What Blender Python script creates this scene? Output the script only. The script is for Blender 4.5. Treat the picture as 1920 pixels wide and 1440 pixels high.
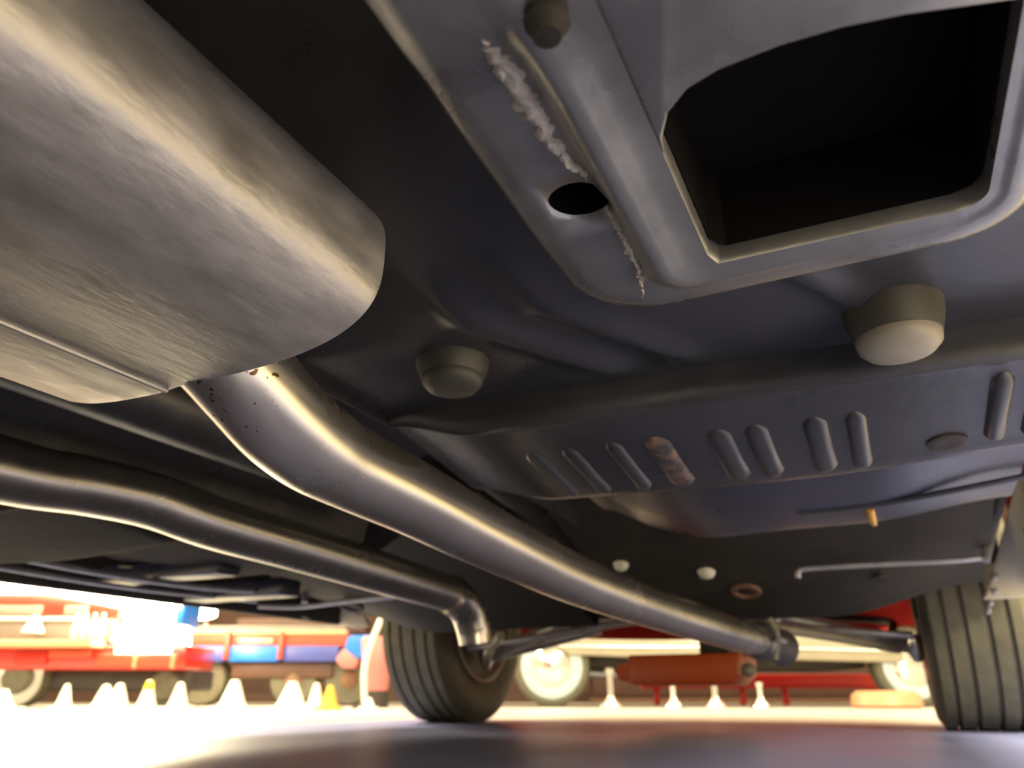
import bpy, bmesh, math, random
from mathutils import Vector, Matrix, Euler

for o in list(bpy.data.objects):
    bpy.data.objects.remove(o)
SC = bpy.context.scene
COL = SC.collection
random.seed(7)

# ------------------------------------------------------------------ camera
PITCH = math.radians(22.678)
YAW = math.radians(25.693)          # car axis (+Y) lies to the right of the view
cam = bpy.data.cameras.new('camera')
cam.sensor_width = 36.0
cam.lens = 36.0 * 1400 / 1920
cam.clip_start = 0.01
cam.dof.use_dof = True
cam.dof.focus_distance = 0.40
cam.dof.aperture_fstop = 9.0
camo = bpy.data.objects.new('camera', cam)
COL.objects.link(camo)
camo.location = (0, 0, 0.084)
camo.rotation_euler = (math.pi / 2 + PITCH, 0, YAW)
SC.camera = camo

# ------------------------------------------------------------------ world, lights, exposure
world = bpy.data.worlds.new('hall_light')
SC.world = world
world.use_nodes = True
bg = world.node_tree.nodes['Background']
bg.inputs[0].default_value = (1.0, 0.82, 0.48, 1)
bg.inputs[1].default_value = 0.92

def area(name, loc, size, power, color=(1.0, 0.86, 0.58), rot=(0, 0, 0)):
    l = bpy.data.lights.new(name, 'AREA')
    l.shape = 'RECTANGLE'
    l.size, l.size_y = size
    l.energy = power
    l.color = color
    o = bpy.data.objects.new(name, l)
    COL.objects.link(o)
    o.location = loc
    o.rotation_euler = rot
    return o

area('ceiling_lamp', (-4.6, 1.2, 4.2), (2.0, 5.0), 480)
area('ceiling_lamp', (2.8, -0.6, 4.2), (1.6, 5.0), 700)
area('ceiling_lamp', (-2.0, 6.6, 4.6), (6.0, 2.0), 110)
area('ceiling_lamp', (2.6, 6.2, 4.6), (3.0, 2.0), 160)
area('ceiling_lamp', (0.0, -4.5, 4.2), (5.0, 1.6), 900)

# strong flood lamp high over the displays ahead on the left, aimed under the car
_fl = Vector((-3.6 * math.cos(YAW) - 7.0 * math.sin(YAW), -3.6 * math.sin(YAW) + 7.0 * math.cos(YAW), 2.5))
area('unseen_flood', _fl, (1.6, 0.6), 250, color=(1.0, 0.86, 0.55), rot=(Vector((-0.8, 0.9, 0.1)) - _fl).to_track_quat('-Z', 'Y').to_euler())

_fr = Vector((4.2, -2.6, 2.1))  # added unseen fill lamp at right rear, lifts the light under the car
area('unseen_flood', _fr, (1.4, 0.8), 420, color=(1.0, 0.86, 0.55), rot=(Vector((0.0, 0.1, 0.1)) - _fr).to_track_quat('-Z', 'Y').to_euler())

SC.view_settings.view_transform = 'Standard'
SC.view_settings.look = 'None'
SC.view_settings.gamma = 1.0
SC.view_settings.use_curve_mapping = False
SC.view_settings.exposure = 0.6
SC.cycles.use_denoising = True
SC.cycles.diffuse_bounces = 6
SC.cycles.max_bounces = 10

# ------------------------------------------------------------------ materials
def mat(name, col, rough=0.5, metal=0.0, col2=None, nscale=20.0, nstretch=(1, 1, 1), contrast=(0.35, 0.65),
        bump=0.0, bscale=60.0, rvar=0.0, coat=0.0, emit=0.0, spec=0.5):
    m = bpy.data.materials.new(name)
    m.use_nodes = True
    nt = m.node_tree
    b = nt.nodes['Principled BSDF']
    b.inputs['Base Color'].default_value = (*col, 1)
    b.inputs['Roughness'].default_value = rough
    b.inputs['Metallic'].default_value = metal
    b.inputs['Specular IOR Level'].default_value = spec
    if coat:
        b.inputs['Coat Weight'].default_value = coat
        b.inputs['Coat Roughness'].default_value = 0.12
    if emit:
        b.inputs['Emission Color'].default_value = (*col, 1)
        b.inputs['Emission Strength'].default_value = emit
    tc = nt.nodes.new('ShaderNodeTexCoord')
    mp = nt.nodes.new('ShaderNodeMapping')
    mp.inputs['Scale'].default_value = nstretch
    nt.links.new(tc.outputs['Object'], mp.inputs['Vector'])
    n = nt.nodes.new('ShaderNodeTexNoise')
    n.inputs['Scale'].default_value = nscale
    n.inputs['Detail'].default_value = 6
    n.inputs['Roughness'].default_value = 0.6
    nt.links.new(mp.outputs[0], n.inputs['Vector'])
    if col2 is not None:
        r = nt.nodes.new('ShaderNodeValToRGB')
        r.color_ramp.elements[0].position = contrast[0]
        r.color_ramp.elements[1].position = contrast[1]
        r.color_ramp.elements[0].color = (*col2, 1)
        r.color_ramp.elements[1].color = (*col, 1)
        nt.links.new(n.outputs['Fac'], r.inputs[0])
        nt.links.new(r.outputs[0], b.inputs['Base Color'])
    if rvar:
        mr = nt.nodes.new('ShaderNodeMapRange')
        mr.inputs['From Min'].default_value = 0.3
        mr.inputs['From Max'].default_value = 0.7
        mr.inputs['To Min'].default_value = max(0.02, rough - rvar)
        mr.inputs['To Max'].default_value = min(1, rough + rvar)
        nt.links.new(n.outputs['Fac'], mr.inputs['Value'])
        nt.links.new(mr.outputs[0], b.inputs['Roughness'])
    if bump:
        n2 = nt.nodes.new('ShaderNodeTexNoise')
        n2.inputs['Scale'].default_value = bscale
        n2.inputs['Detail'].default_value = 5
        nt.links.new(mp.outputs[0], n2.inputs['Vector'])
        bp = nt.nodes.new('ShaderNodeBump')
        bp.inputs['Strength'].default_value = bump
        bp.inputs['Distance'].default_value = 0.002
        nt.links.new(n2.outputs['Fac'], bp.inputs['Height'])
        nt.links.new(bp.outputs[0], b.inputs['Normal'])
    return m

def add_rust(m, col, scale, axis_lo, axis_hi, thresh):
    """brown speckles that fade out along Y from axis_lo to axis_hi (object space)"""
    nt = m.node_tree
    b = nt.nodes['Principled BSDF']
    tc = nt.nodes.new('ShaderNodeTexCoord')
    sep = nt.nodes.new('ShaderNodeSeparateXYZ')
    nt.links.new(tc.outputs['Object'], sep.inputs[0])
    mr = nt.nodes.new('ShaderNodeMapRange')
    mr.inputs['From Min'].default_value = axis_lo
    mr.inputs['From Max'].default_value = axis_hi
    mr.inputs['To Min'].default_value = 0.16
    mr.inputs['To Max'].default_value = -0.1
    nt.links.new(sep.outputs['Y'], mr.inputs['Value'])
    n = nt.nodes.new('ShaderNodeTexNoise')
    n.inputs['Scale'].default_value = scale
    n.inputs['Detail'].default_value = 0.6
    nt.links.new(tc.outputs['Object'], n.inputs['Vector'])
    ad = nt.nodes.new('ShaderNodeMath'); ad.operation = 'ADD'
    nt.links.new(mr.outputs[0], ad.inputs[0]); nt.links.new(n.outputs['Fac'], ad.inputs[1])
    r = nt.nodes.new('ShaderNodeMapRange')
    r.inputs['From Min'].default_value = thresh
    r.inputs['From Max'].default_value = thresh + 0.05
    nt.links.new(ad.outputs[0], r.inputs['Value'])
    mix = nt.nodes.new('ShaderNodeMix'); mix.data_type = 'RGBA'
    src = b.inputs['Base Color'].links[0].from_socket if b.inputs['Base Color'].links else None
    mix.inputs[6].default_value = b.inputs['Base Color'].default_value
    if src: nt.links.new(src, mix.inputs[6])
    mix.inputs[7].default_value = (*col, 1)
    nt.links.new(r.outputs[0], mix.inputs[0])
    nt.links.new(mix.outputs[2], b.inputs['Base Color'])

MT = {}
MT['hall'] = mat('cream_hall_floor', (0.58, 0.54, 0.47), 0.40, col2=(0.52, 0.48, 0.42), nscale=2.0, contrast=(0.3, 0.7), bump=0.1, bscale=60)
MT['floor'] = mat('blue_shaded_floor', (0.26, 0.29, 0.58), 0.40, col2=(0.22, 0.25, 0.51), nscale=3.0, contrast=(0.3, 0.7), bump=0.15, bscale=90, rvar=0.05)  # blue of the shaded floor under the car, put into the colour
MT['wall'] = mat('hall_wall', (0.09, 0.04, 0.025), 0.7, col2=(0.06, 0.028, 0.018), nscale=1.5)
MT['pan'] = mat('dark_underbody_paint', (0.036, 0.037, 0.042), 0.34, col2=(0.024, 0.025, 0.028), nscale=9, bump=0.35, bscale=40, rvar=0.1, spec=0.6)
MT['pan_shaded'] = mat('shaded_pan_matte', (0.020, 0.020, 0.021), 0.8, col2=(0.012, 0.012, 0.013), nscale=12, bump=0.6, bscale=50, spec=0.2)  # darker matte copy of pan, left side's shade put into the colour
MT['pan2'] = mat('blue_reflection_pan', (0.032, 0.038, 0.065), 0.34, col2=(0.02, 0.024, 0.042), nscale=7, bump=0.3, bscale=30, rvar=0.1, spec=0.6)  # bluer copy of pan, carries the floor's blue reflection in its colour
MT['olive'] = mat('dusty_black_paint', (0.032, 0.029, 0.022), 0.68, col2=(0.020, 0.018, 0.014), nscale=8, bump=0.3, bscale=30, spec=0.3)
MT['rail'] = mat('grey_primed_rail', (0.33, 0.325, 0.30), 0.32, 0.75, col2=(0.23, 0.225, 0.21), nscale=16, contrast=(0.3, 0.62), bump=0.35, bscale=45, rvar=0.1)
MT['sealer'] = mat('seam_sealer', (0.60, 0.54, 0.42), 0.55, col2=(0.36, 0.31, 0.24), nscale=70, bump=0.8, bscale=120)
MT['muffler'] = mat('aluminised_steel', (0.60, 0.57, 0.52), 0.46, 0.65, col2=(0.42, 0.40, 0.35), nscale=60, nstretch=(1.0, 0.35, 1.0), contrast=(0.34, 0.6), bump=0.22, bscale=190, rvar=0.12)
MT['pipe'] = mat('exhaust_steel', (0.70, 0.65, 0.56), 0.25, 0.95, col2=(0.62, 0.57, 0.48), nscale=9, contrast=(0.3, 0.65), bump=0.04, bscale=25, rvar=0.05)
MT['pipe_r'] = mat('exhaust_steel_spotted', (0.70, 0.65, 0.56), 0.25, 0.95, col2=(0.62, 0.57, 0.48), nscale=9, contrast=(0.3, 0.65), bump=0.04, bscale=25, rvar=0.05)
add_rust(MT['pipe_r'], (0.12, 0.065, 0.035), 230, 0.29, 0.37, 0.80)
MT['shaft'] = mat('dull_shaft_steel', (0.16, 0.16, 0.17), 0.4, 0.6, col2=(0.10, 0.10, 0.11), nscale=10)
MT['rubber'] = mat('tyre_rubber', (0.105, 0.098, 0.066), 0.62, col2=(0.075, 0.070, 0.048), nscale=30, bump=0.2, bscale=80)
MT['rim'] = mat('dark_wheel_steel', (0.55, 0.52, 0.46), 0.38, 0.5, col2=(0.45, 0.42, 0.37), nscale=12)
MT['plug'] = mat('pale_rubber_plug', (0.28, 0.25, 0.185), 0.45, col2=(0.22, 0.195, 0.145), nscale=20)
MT['plugd'] = mat('dark_rubber_plug', (0.055, 0.052, 0.04), 0.5, col2=(0.04, 0.038, 0.03), nscale=20)
MT['white'] = mat('white_plastic', (0.75, 0.73, 0.66), 0.45, col2=(0.6, 0.58, 0.5), nscale=10)
MT['line'] = mat('steel_line', (0.45, 0.45, 0.47), 0.35, 0.5, col2=(0.34, 0.34, 0.36), nscale=30)
MT['splash'] = mat('lit_splash_panel', (0.62, 0.57, 0.46), 0.5, col2=(0.54, 0.50, 0.40), nscale=8, bump=0.1)  # pale colour stands in for light falling on the panel from the side
MT['rust'] = mat('rusty_steel', (0.20, 0.095, 0.05), 0.7, col2=(0.10, 0.055, 0.035), nscale=40, bump=0.4)
MT['scuff'] = mat('scuffed_brown_paint', (0.050, 0.047, 0.046), 0.45, col2=(0.19, 0.12, 0.085), nscale=60, contrast=(0.42, 0.56), bump=0.4)
MT['orange'] = mat('orange_engine_paint', (0.62, 0.095, 0.012), 0.42, col2=(0.52, 0.075, 0.01), nscale=8)
MT['drip'] = mat('amber_drip', (0.65, 0.33, 0.05), 0.35, col2=(0.5, 0.24, 0.03), nscale=30)
MT['red'] = mat('red_body_paint', (0.40, 0.014, 0.008), 0.28, col2=(0.46, 0.018, 0.010), nscale=4, coat=0.6)
MT['darkred'] = mat('dark_red_inner_paint', (0.30, 0.012, 0.010), 0.45, col2=(0.24, 0.012, 0.01), nscale=6)
MT['chrome'] = mat('chrome', (0.82, 0.79, 0.74), 0.14, 1.0, col2=(0.72, 0.70, 0.66), nscale=5)
MT['cream'] = mat('cream_paint', (0.33, 0.30, 0.22), 0.35, col2=(0.28, 0.25, 0.19), nscale=4, coat=0.4)
MT['blue'] = mat('bright_blue_paint', (0.012, 0.16, 0.62), 0.35, col2=(0.012, 0.13, 0.52), nscale=4)
MT['navy'] = mat('violet_blue_paint', (0.045, 0.065, 0.30), 0.4, col2=(0.04, 0.055, 0.25), nscale=4)
MT['scarlet'] = mat('scarlet_paint', (0.62, 0.016, 0.008), 0.35, col2=(0.54, 0.014, 0.007), nscale=4)
MT['coral'] = mat('orange_red_paint', (0.50, 0.06, 0.025), 0.4, col2=(0.42, 0.05, 0.022), nscale=4)
MT['peach'] = mat('pale_peach_trim', (0.60, 0.30, 0.16), 0.4, col2=(0.52, 0.26, 0.14), nscale=4)
MT['grey'] = mat('grey_panel', (0.15, 0.14, 0.12), 0.5, col2=(0.12, 0.11, 0.095), nscale=4)
MT['dark'] = mat('dark_chassis', (0.035, 0.026, 0.02), 0.6, col2=(0.02, 0.016, 0.013), nscale=6)
MT['brown'] = mat('brown_panel', (0.085, 0.036, 0.022), 0.55, col2=(0.06, 0.026, 0.016), nscale=5)
MT['cone'] = mat('white_cone_plastic', (0.85, 0.82, 0.70), 0.35, col2=(0.78, 0.75, 0.62), nscale=6)
MT['amber'] = mat('amber_plastic', (0.85, 0.42, 0.04), 0.4, col2=(0.75, 0.36, 0.03), nscale=6)
MT['yellow'] = mat('yellow_plastic', (0.80, 0.72, 0.04), 0.4, col2=(0.72, 0.64, 0.03), nscale=6)
MT['pink'] = mat('pink_paint', (0.50, 0.17, 0.15), 0.4, col2=(0.42, 0.14, 0.13), nscale=4)
MT['whitewall'] = mat('whitewall_rubber', (0.42, 0.50, 0.53), 0.5, col2=(0.37, 0.45, 0.48), nscale=6)
MT['lamp'] = mat('glowing_sign_face', (1.0, 0.86, 0.52), 0.4, emit=24.0)
MT['lamp2'] = mat('glowing_drum_face', (1.0, 0.88, 0.58), 0.4, emit=14.0)
MT['black'] = mat('cavity_shade_black', (0.006, 0.005, 0.004), 0.8, col2=(0.004, 0.004, 0.003), nscale=10, spec=0.1)  # near-black that paints the shade inside the rail openings
MT['glass'] = mat('dark_glass', (0.02, 0.025, 0.03), 0.05, spec=0.8)

# ------------------------------------------------------------------ mesh helpers
def mesh_obj(name, verts, faces, m, parent=None, smooth=True, angle=40):
    me = bpy.data.meshes.new(name)
    me.from_pydata([tuple(v) for v in verts], [], faces)
    bm = bmesh.new(); bm.from_mesh(me)
    bmesh.ops.recalc_face_normals(bm, faces=bm.faces)
    a = math.radians(angle)
    for f in bm.faces: f.smooth = smooth
    if smooth:
        for e in bm.edges:
            if len(e.link_faces) == 2 and e.calc_face_angle(0) > a: e.smooth = False
    bm.to_mesh(me); bm.free()
    me.materials.append(MT[m])
    o = bpy.data.objects.new(name, me)
    COL.objects.link(o)
    if parent is not None: o.parent = parent
    return o

def bm_obj(name, bm, m, parent=None, smooth=False, angle=40):
    a = math.radians(angle)
    bmesh.ops.recalc_face_normals(bm, faces=bm.faces)
    for f in bm.faces: f.smooth = smooth
    if smooth:
        for e in bm.edges:
            if len(e.link_faces) == 2 and e.calc_face_angle(0) > a: e.smooth = False
    me = bpy.data.meshes.new(name); bm.to_mesh(me); bm.free()
    me.materials.append(MT[m])
    o = bpy.data.objects.new(name, me); COL.objects.link(o)
    if parent is not None: o.parent = parent
    return o

def empty(name, loc=(0, 0, 0), rz=0.0):
    o = bpy.data.objects.new(name, None)
    o.empty_display_size = 0.1
    COL.objects.link(o)
    o.location = loc
    o.rotation_euler = (0, 0, rz)
    return o

def tag(o, label=None, cat=None, group=None, kind=None):
    if label: o['label'] = label
    if cat: o['category'] = cat
    if group: o['group'] = group
    if kind: o['kind'] = kind
    return o

def box(name, lo, hi, m, parent=None, bevel=0.0, seg=2, xf=None):
    bm = bmesh.new()
    bmesh.ops.create_cube(bm, size=1.0)
    c = [(lo[i] + hi[i]) / 2 for i in range(3)]
    s = [abs(hi[i] - lo[i]) for i in range(3)]
    for v in bm.verts:
        v.co = Vector((c[0] + v.co.x * s[0], c[1] + v.co.y * s[1], c[2] + v.co.z * s[2]))
    if bevel:
        bmesh.ops.bevel(bm, geom=list(bm.edges), offset=min(bevel, min(s) * 0.45), segments=seg, affect='EDGES', profile=0.5)
    if xf:
        for v in bm.verts: v.co = xf @ v.co
    return bm_obj(name, bm, m, parent, smooth=bool(bevel), angle=50)

def catmull(pts, n=8):
    pts = [Vector(p) for p in pts]
    P = [2 * pts[0] - pts[1]] + pts + [2 * pts[-1] - pts[-2]]
    out = []
    for i in range(1, len(P) - 2):
        p0, p1, p2, p3 = P[i - 1], P[i], P[i + 1], P[i + 2]
        for k in range(n):
            t = k / n
            out.append(0.5 * ((2 * p1) + (-p0 + p2) * t + (2 * p0 - 5 * p1 + 4 * p2 - p3) * t * t + (-p0 + 3 * p1 - 3 * p2 + p3) * t ** 3))
    out.append(pts[-1])
    return out

def tube_data(pts, rad, seg=16, n=8, spline=True, cap=True):
    """rad: number or list per control point"""
    ctrl = len(pts)
    path = catmull(pts, n) if (spline and ctrl > 2) else [Vector(p) for p in pts]
    m = len(path)
    if isinstance(rad, (int, float)):
        rr = [rad] * m
    else:
        rr = []
        for i in range(m):
            t = i / (m - 1) * (ctrl - 1); k = min(int(t), ctrl - 2); u = t - k
            rr.append(rad[k] * (1 - u) + rad[k + 1] * u)
    V, F = [], []
    up = None
    for i, p in enumerate(path):
        d = (path[min(i + 1, m - 1)] - path[max(i - 1, 0)]).normalized()
        if up is None:
            up = Vector((0, 0, 1)) if abs(d.z) < 0.9 else Vector((1, 0, 0))
        x = d.cross(up)
        x.normalize()
        up = x.cross(d).normalized()
        for k in range(seg):
            a = 2 * math.pi * k / seg
            V.append(p + (x * math.cos(a) + up * math.sin(a)) * rr[i])
    for i in range(m - 1):
        for k in range(seg):
            a, b = i * seg + k, i * seg + (k + 1) % seg
            F.append((a, b, b + seg, a + seg))
    if cap:
        F.append(tuple(range(seg - 1, -1, -1)))
        F.append(tuple((m - 1) * seg + k for k in range(seg)))
    return V, F

def tube(name, pts, rad, m, parent=None, seg=16, n=8, spline=True, cap=True):
    V, F = tube_data(pts, rad, seg, n, spline, cap)
    return mesh_obj(name, V, F, m, parent)

def lathe(name, prof, origin, axis, m, parent=None, seg=32, angle=40, closed=False):
    """prof: list of (r, h) along axis"""
    ax = Vector(axis).normalized()
    t = Vector((0, 0, 1)) if abs(ax.z) < 0.9 else Vector((1, 0, 0))
    u = ax.cross(t).normalized(); w = ax.cross(u).normalized()
    O = Vector(origin)
    V, F = [], []
    n = len(prof)
    for r, hh in prof:
        for k in range(seg):
            a = 2 * math.pi * k / seg
            V.append(O + ax * hh + (u * math.cos(a) + w * math.sin(a)) * max(r, 1e-5))
    rng = n if closed else n - 1
    for i in range(rng):
        j = (i + 1) % n
        for k in range(seg):
            k2 = (k + 1) % seg
            F.append((i * seg + k, i * seg + k2, j * seg + k2, j * seg + k))
    if not closed:
        if prof[0][0] > 1e-4: F.append(tuple(range(seg)))
        if prof[-1][0] > 1e-4: F.append(tuple((n - 1) * seg + k for k in range(seg)))
    return mesh_obj(name, V, F, m, parent, angle=angle)

def grid(name, xs, ys, fn, m, parent=None, thick=0.002, angle=45):
    """sheet metal: z = fn(x, y), given thickness upwards"""
    V, F = [], []
    nx, ny = len(xs), len(ys)
    for layer in (0, 1):
        for y in ys:
            for x in xs:
                p = fn(x, y)
                if not isinstance(p, tuple): p = (x, y, p)
                V.append((p[0], p[1], p[2] + layer * thick))
    B = nx * ny
    for j in range(ny - 1):
        for i in range(nx - 1):
            a = j * nx + i
            F.append((a, a + nx, a + nx + 1, a + 1))
            F.append((B + a, B + a + 1, B + a + nx + 1, B + a + nx))
    for i in range(nx - 1):
        F.append((i, i + 1, B + i + 1, B + i))
        a = (ny - 1) * nx + i
        F.append((a + 1, a, B + a, B + a + 1))
    for j in range(ny - 1):
        a = j * nx
        F.append((a + nx, a, B + a, B + a + nx))
        a = j * nx + nx - 1
        F.append((a, a + nx, B + a + nx, B + a))
    return mesh_obj(name, V, F, m, parent, angle=angle)

def prism(name, poly, axis, lo, hi, m, parent=None, bevel=0.0):
    """poly: list of 2D points in the plane normal to axis ('x','y','z'), extruded lo..hi"""
    bm = bmesh.new()
    def p3(a, b, c):
        return {'x': (c, a, b), 'y': (a, c, b), 'z': (a, b, c)}[axis]
    A = [bm.verts.new(p3(a, b, lo)) for a, b in poly]
    B = [bm.verts.new(p3(a, b, hi)) for a, b in poly]
    n = len(poly)
    bm.faces.new(A); bm.faces.new(B[::-1])
    for i in range(n):
        bm.faces.new((A[i], B[i], B[(i + 1) % n], A[(i + 1) % n]))
    if bevel:
        bmesh.ops.recalc_face_normals(bm, faces=bm.faces)
        bmesh.ops.bevel(bm, geom=list(bm.edges), offset=bevel, segments=2, affect='EDGES', profile=0.5)
    return bm_obj(name, bm, m, parent, smooth=bool(bevel), angle=50)

def lin(a, b, n): return [a + (b - a) * i / (n - 1) for i in range(n)]
def sstep(a, b, x):
    t = min(1, max(0, (x - a) / (b - a))); return t * t * (3 - 2 * t)

# ------------------------------------------------------------------ setting
fl = box('floor', (-16, -9, -0.1), (16, 18, 0), 'hall'); tag(fl, 'brightly lit cream hall floor around the car', 'floor', kind='structure')
shade_floor = box('floor', (-1.72, -1.9, -0.002), (0.50, 2.72, 0.0015), 'floor'); tag(shade_floor, 'shaded floor beneath the car, its blue-grey shade put into the colour', 'floor', kind='structure')
def camframe(lat, fwd, z=0.0):
    """point 'lat' to the right and 'fwd' ahead of the camera position, on the hall floor"""
    return Vector((lat * math.cos(YAW) - fwd * math.sin(YAW), lat * math.sin(YAW) + fwd * math.cos(YAW), z))
wb = box('wall_back', (-14, -0.1, 0), (14, 0.1, 4.5), 'wall'); wb.location = camframe(0, 11.5); wb.rotation_euler = (0, 0, YAW)
tag(wb, 'dark reddish-brown far wall of the hall', 'wall', kind='structure')
bb = box('baseboard_back', (-14, -0.02, 0), (14, 0.02, 0.12), 'brown'); bb.location = camframe(0, 11.37); bb.rotation_euler = (0, 0, YAW)
tag(bb, 'brown baseboard along the far wall', 'baseboard', kind='structure')

# ------------------------------------------------------------------ the car overhead
XC = -0.607                      # centre line of the car
car = empty('car', (0, 0, 0))
tag(car, 'red car seen from underneath with dark floor pans and steel exhaust pipes', 'car')

def side_x(s, d):                # s=+1 right, -1 left ; d distance from centre line
    return XC + s * d

# --- body shell
WY = (2.46, -0.42)
def arch(y):
    z = 0.30
    for wy in WY:
        dy = abs(y - wy)
        if dy < 0.40: z = max(z, 0.33 + math.sqrt(0.40 ** 2 - dy ** 2) - 0.02)
    return z
ys = lin(-1.35, 3.30, 94)
def halfw(y):
    w = 0.93
    if y > 2.7: w -= 0.10 * ((y - 2.7) / 0.6) ** 2
    if y < -0.8: w -= 0.10 * ((-0.8 - y) / 0.55) ** 2
    return w
def body_side(s):
    V, F = [], []
    zs = [0, 0.12, 0.3, 0.55, 0.8, 1.0]
    bul = [-0.015, 0.0, 0.006, 0.008, -0.004, -0.035]
    n = len(zs)
    for layer in (0, 1):
        for y in ys:
            zb = arch(y)
            for t, b in zip(zs, bul):
                V.append((side_x(s, halfw(y) + b - 0.004 * layer), y, zb + (0.90 - zb) * t))
    B = len(ys) * n
    for j in range(len(ys) - 1):
        for i in range(n - 1):
            a = j * n + i
            F.append((a, a + 1, a + n + 1, a + n)); F.append((B + a, B + a + n, B + a + n + 1, B + a + 1))
        a = j * n; F.append((a, a + n, B + a + n, B + a))
        a = j * n + n - 1; F.append((a + n, a, B + a, B + a + n))
    return mesh_obj('body_side', V, F, 'red', car)
body_side(1); body_side(-1)
def deckz(x, y):
    d = abs(x - XC)
    return 0.90 + 0.05 * (1 - (d / 0.95) ** 2)
def deck(name, y0, y1):
    def fn(x, y):
        d = (x - XC) / 0.93
        X = XC + d * (halfw(y) - 0.03)
        return (X, y, 0.895 + 0.05 * (1 - d * d))
    return grid(name, lin(XC - 0.93, XC + 0.93, 13), lin(y0, y1, 12), fn, 'red', car)
deck('hood', 1.72, 3.30); deck('trunk_lid', -1.35, -0.55)
# greenhouse
V = []
for (y, z, w) in ((1.74, 0.90, 0.84), (1.05, 1.30, 0.62), (0.10, 1.31, 0.62), (-0.60, 0.90, 0.84)):
    V += [(XC - w, y, z), (XC + w, y, z)]
mesh_obj('greenhouse', V, [(0, 1, 3, 2), (4, 5, 7, 6), (0, 2, 4, 6), (1, 7, 5, 3), (0, 6, 7, 1)], 'glass', car, smooth=False)
box('roof', (XC - 0.64, 0.06, 1.30), (XC + 0.64, 1.10, 1.335), 'red', car, 0.02)
box('rear_panel', (XC - 0.84, -1.38, 0.36), (XC + 0.84, -1.34, 0.92), 'red', car, 0.01)
box('rear_bumper', (XC - 0.86, -1.46, 0.42), (XC + 0.86, -1.39, 0.54), 'chrome', car, 0.025)
# nose: valance with a curled lower edge
def valance(x, t):
    d = (x - XC) / 0.86
    y = 3.30 - 0.16 * d * d
    return (x, y - 0.09 * (1 - t) ** 2, 0.295 + 0.03 * d * d + 0.6 * t)
grid('front_valance', lin(XC - 0.86, XC + 0.86, 17), [0, 0.05, 0.12, 0.25, 0.6, 1.0], valance, 'darkred', car, thick=0.004)
box('front_bumper', (XC - 0.8, 3.33, 0.44), (XC + 0.8, 3.41, 0.56), 'chrome', car, 0.03)

# --- rear floor pans (kicked up towards the rear axle)
def panA(x, y):
    z = 0.333 + 0.012 * sstep(0.42, 0.2, y) + 0.46 * max(0, 0.42 - y) - 0.012 * sstep(0.46, 0.55, y) * 0
    z = min(z, 0.62)
    # diagonal pressed swages
    for (px, py, w, hgt) in ((-0.19, 0.50, 0.016, 0.008), (-0.13, 0.50, 0.014, 0.007), (0.0, 0.47, 0.012, 0.006)):
        d = ((x - px) - 0.55 * (y - py)) / w
        if abs(d) < 2.5: z -= hgt * math.exp(-d * d) * sstep(0.36, 0.42, y) * sstep(0.57, 0.53, y)
    return z
def make_rear_pan(s):
    x0, x1 = sorted((side_x(s, 0.19), side_x(s, 0.915)))
    return grid('rear_floor_pan', lin(x0, x1, 120), sorted(set(lin(-1.3, 0.2, 20) + lin(0.2, 0.59, 52))), panA, 'pan' if s > 0 else 'pan_shaded', car)
rp = {s: make_rear_pan(s) for s in (1, -1)}
rp[1]['label'] = 'dark rear floor pan with round rubber plugs'

def bump_plug(parent, x, y, ztop, zbot, r, m, ms):
    o = lathe('plug_collar', [(r * 1.2, 0), (r * 1.16, -(ztop - zbot) * 0.35), (r * 1.02, -(ztop - zbot) * 0.85), (r * 0.9, -(ztop - zbot) * 0.9), (0, -(ztop - zbot) * 0.9)], (x, y, ztop + 0.004), (0, 0, 1), ms, parent, 28)
    h = 0.012
    p = lathe('rubber_plug', [(r * 0.98, 0.006), (r, 0.0), (r * 0.97, -h * 0.35), (r * 0.8, -h * 0.75), (r * 0.5, -h * 0.95), (0, -h)], (x, y, zbot + 0.006), (0, 0, 1), m, parent, 28)
    return p
bump_plug(rp[1], 0.039, 0.528, 0.330, 0.302, 0.0272, 'plug', 'plugd')['label'] = 'pale domed rubber plug'
bump_plug(rp[1], -0.281, 0.474, 0.330, 0.312, 0.025, 'plugd', 'plugd')['label'] = 'dark domed rubber plug'
bump_plug(rp[-1], side_x(-1, 0.645), 0.543, 0.330, 0.304, 0.0272, 'plugd', 'plugd')

# --- front floor pans: slope down to the front, lip at the rear seam
def panB(x, y):
    z = 0.308 - 0.145 * (y - 0.572)
    e = side_x(1, 0.74)
    return z
def make_front_pan(s):
    x0, x1 = sorted((side_x(s, 0.205), side_x(s, 0.90)))
    xs = lin(x0, x1, 60)
    prof = [(0.569, 0.350), (0.570, 0.318), (0.571, 0.306), (0.574, 0.3025), (0.579, 0.3035), (0.584, 0.3065)]
    prof += [(y, 0.3068 - 0.145 * (y - 0.584)) for y in lin(0.59, 0.742, 14)]
    prof += [(0.750, 0.2836), (0.758, 0.2845), (0.768, 0.288), (0.780, 0.296), (0.80, 0.312), (0.83, 0.325)]
    def fn(x, k):
        y, z = prof[k]
        d = abs(x - XC)
        sh = 0.05 * (d - 0.48)
        up = 0.02 * sstep(0.30, 0.205, d)          # rolls up into the tunnel
        shift = -0.035 * sstep(0.62, 0.80, d) * sstep(0.7, 0.77, y)
        sag = 0.02 * sstep(0.22, 0.5, d) * sstep(0.70, 0.76, y) * sstep(0.70, 0.55, d)
        return (x, y + shift + sag + sh, z + up)
    return grid('front_floor_pan', xs, list(range(len(prof))), fn, 'pan' if s > 0 else 'pan_shaded', car, angle=60)
fp = {s: make_front_pan(s) for s in (1, -1)}
fp[1]['label'] = 'dark front floor pan with pressed ribs'

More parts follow.
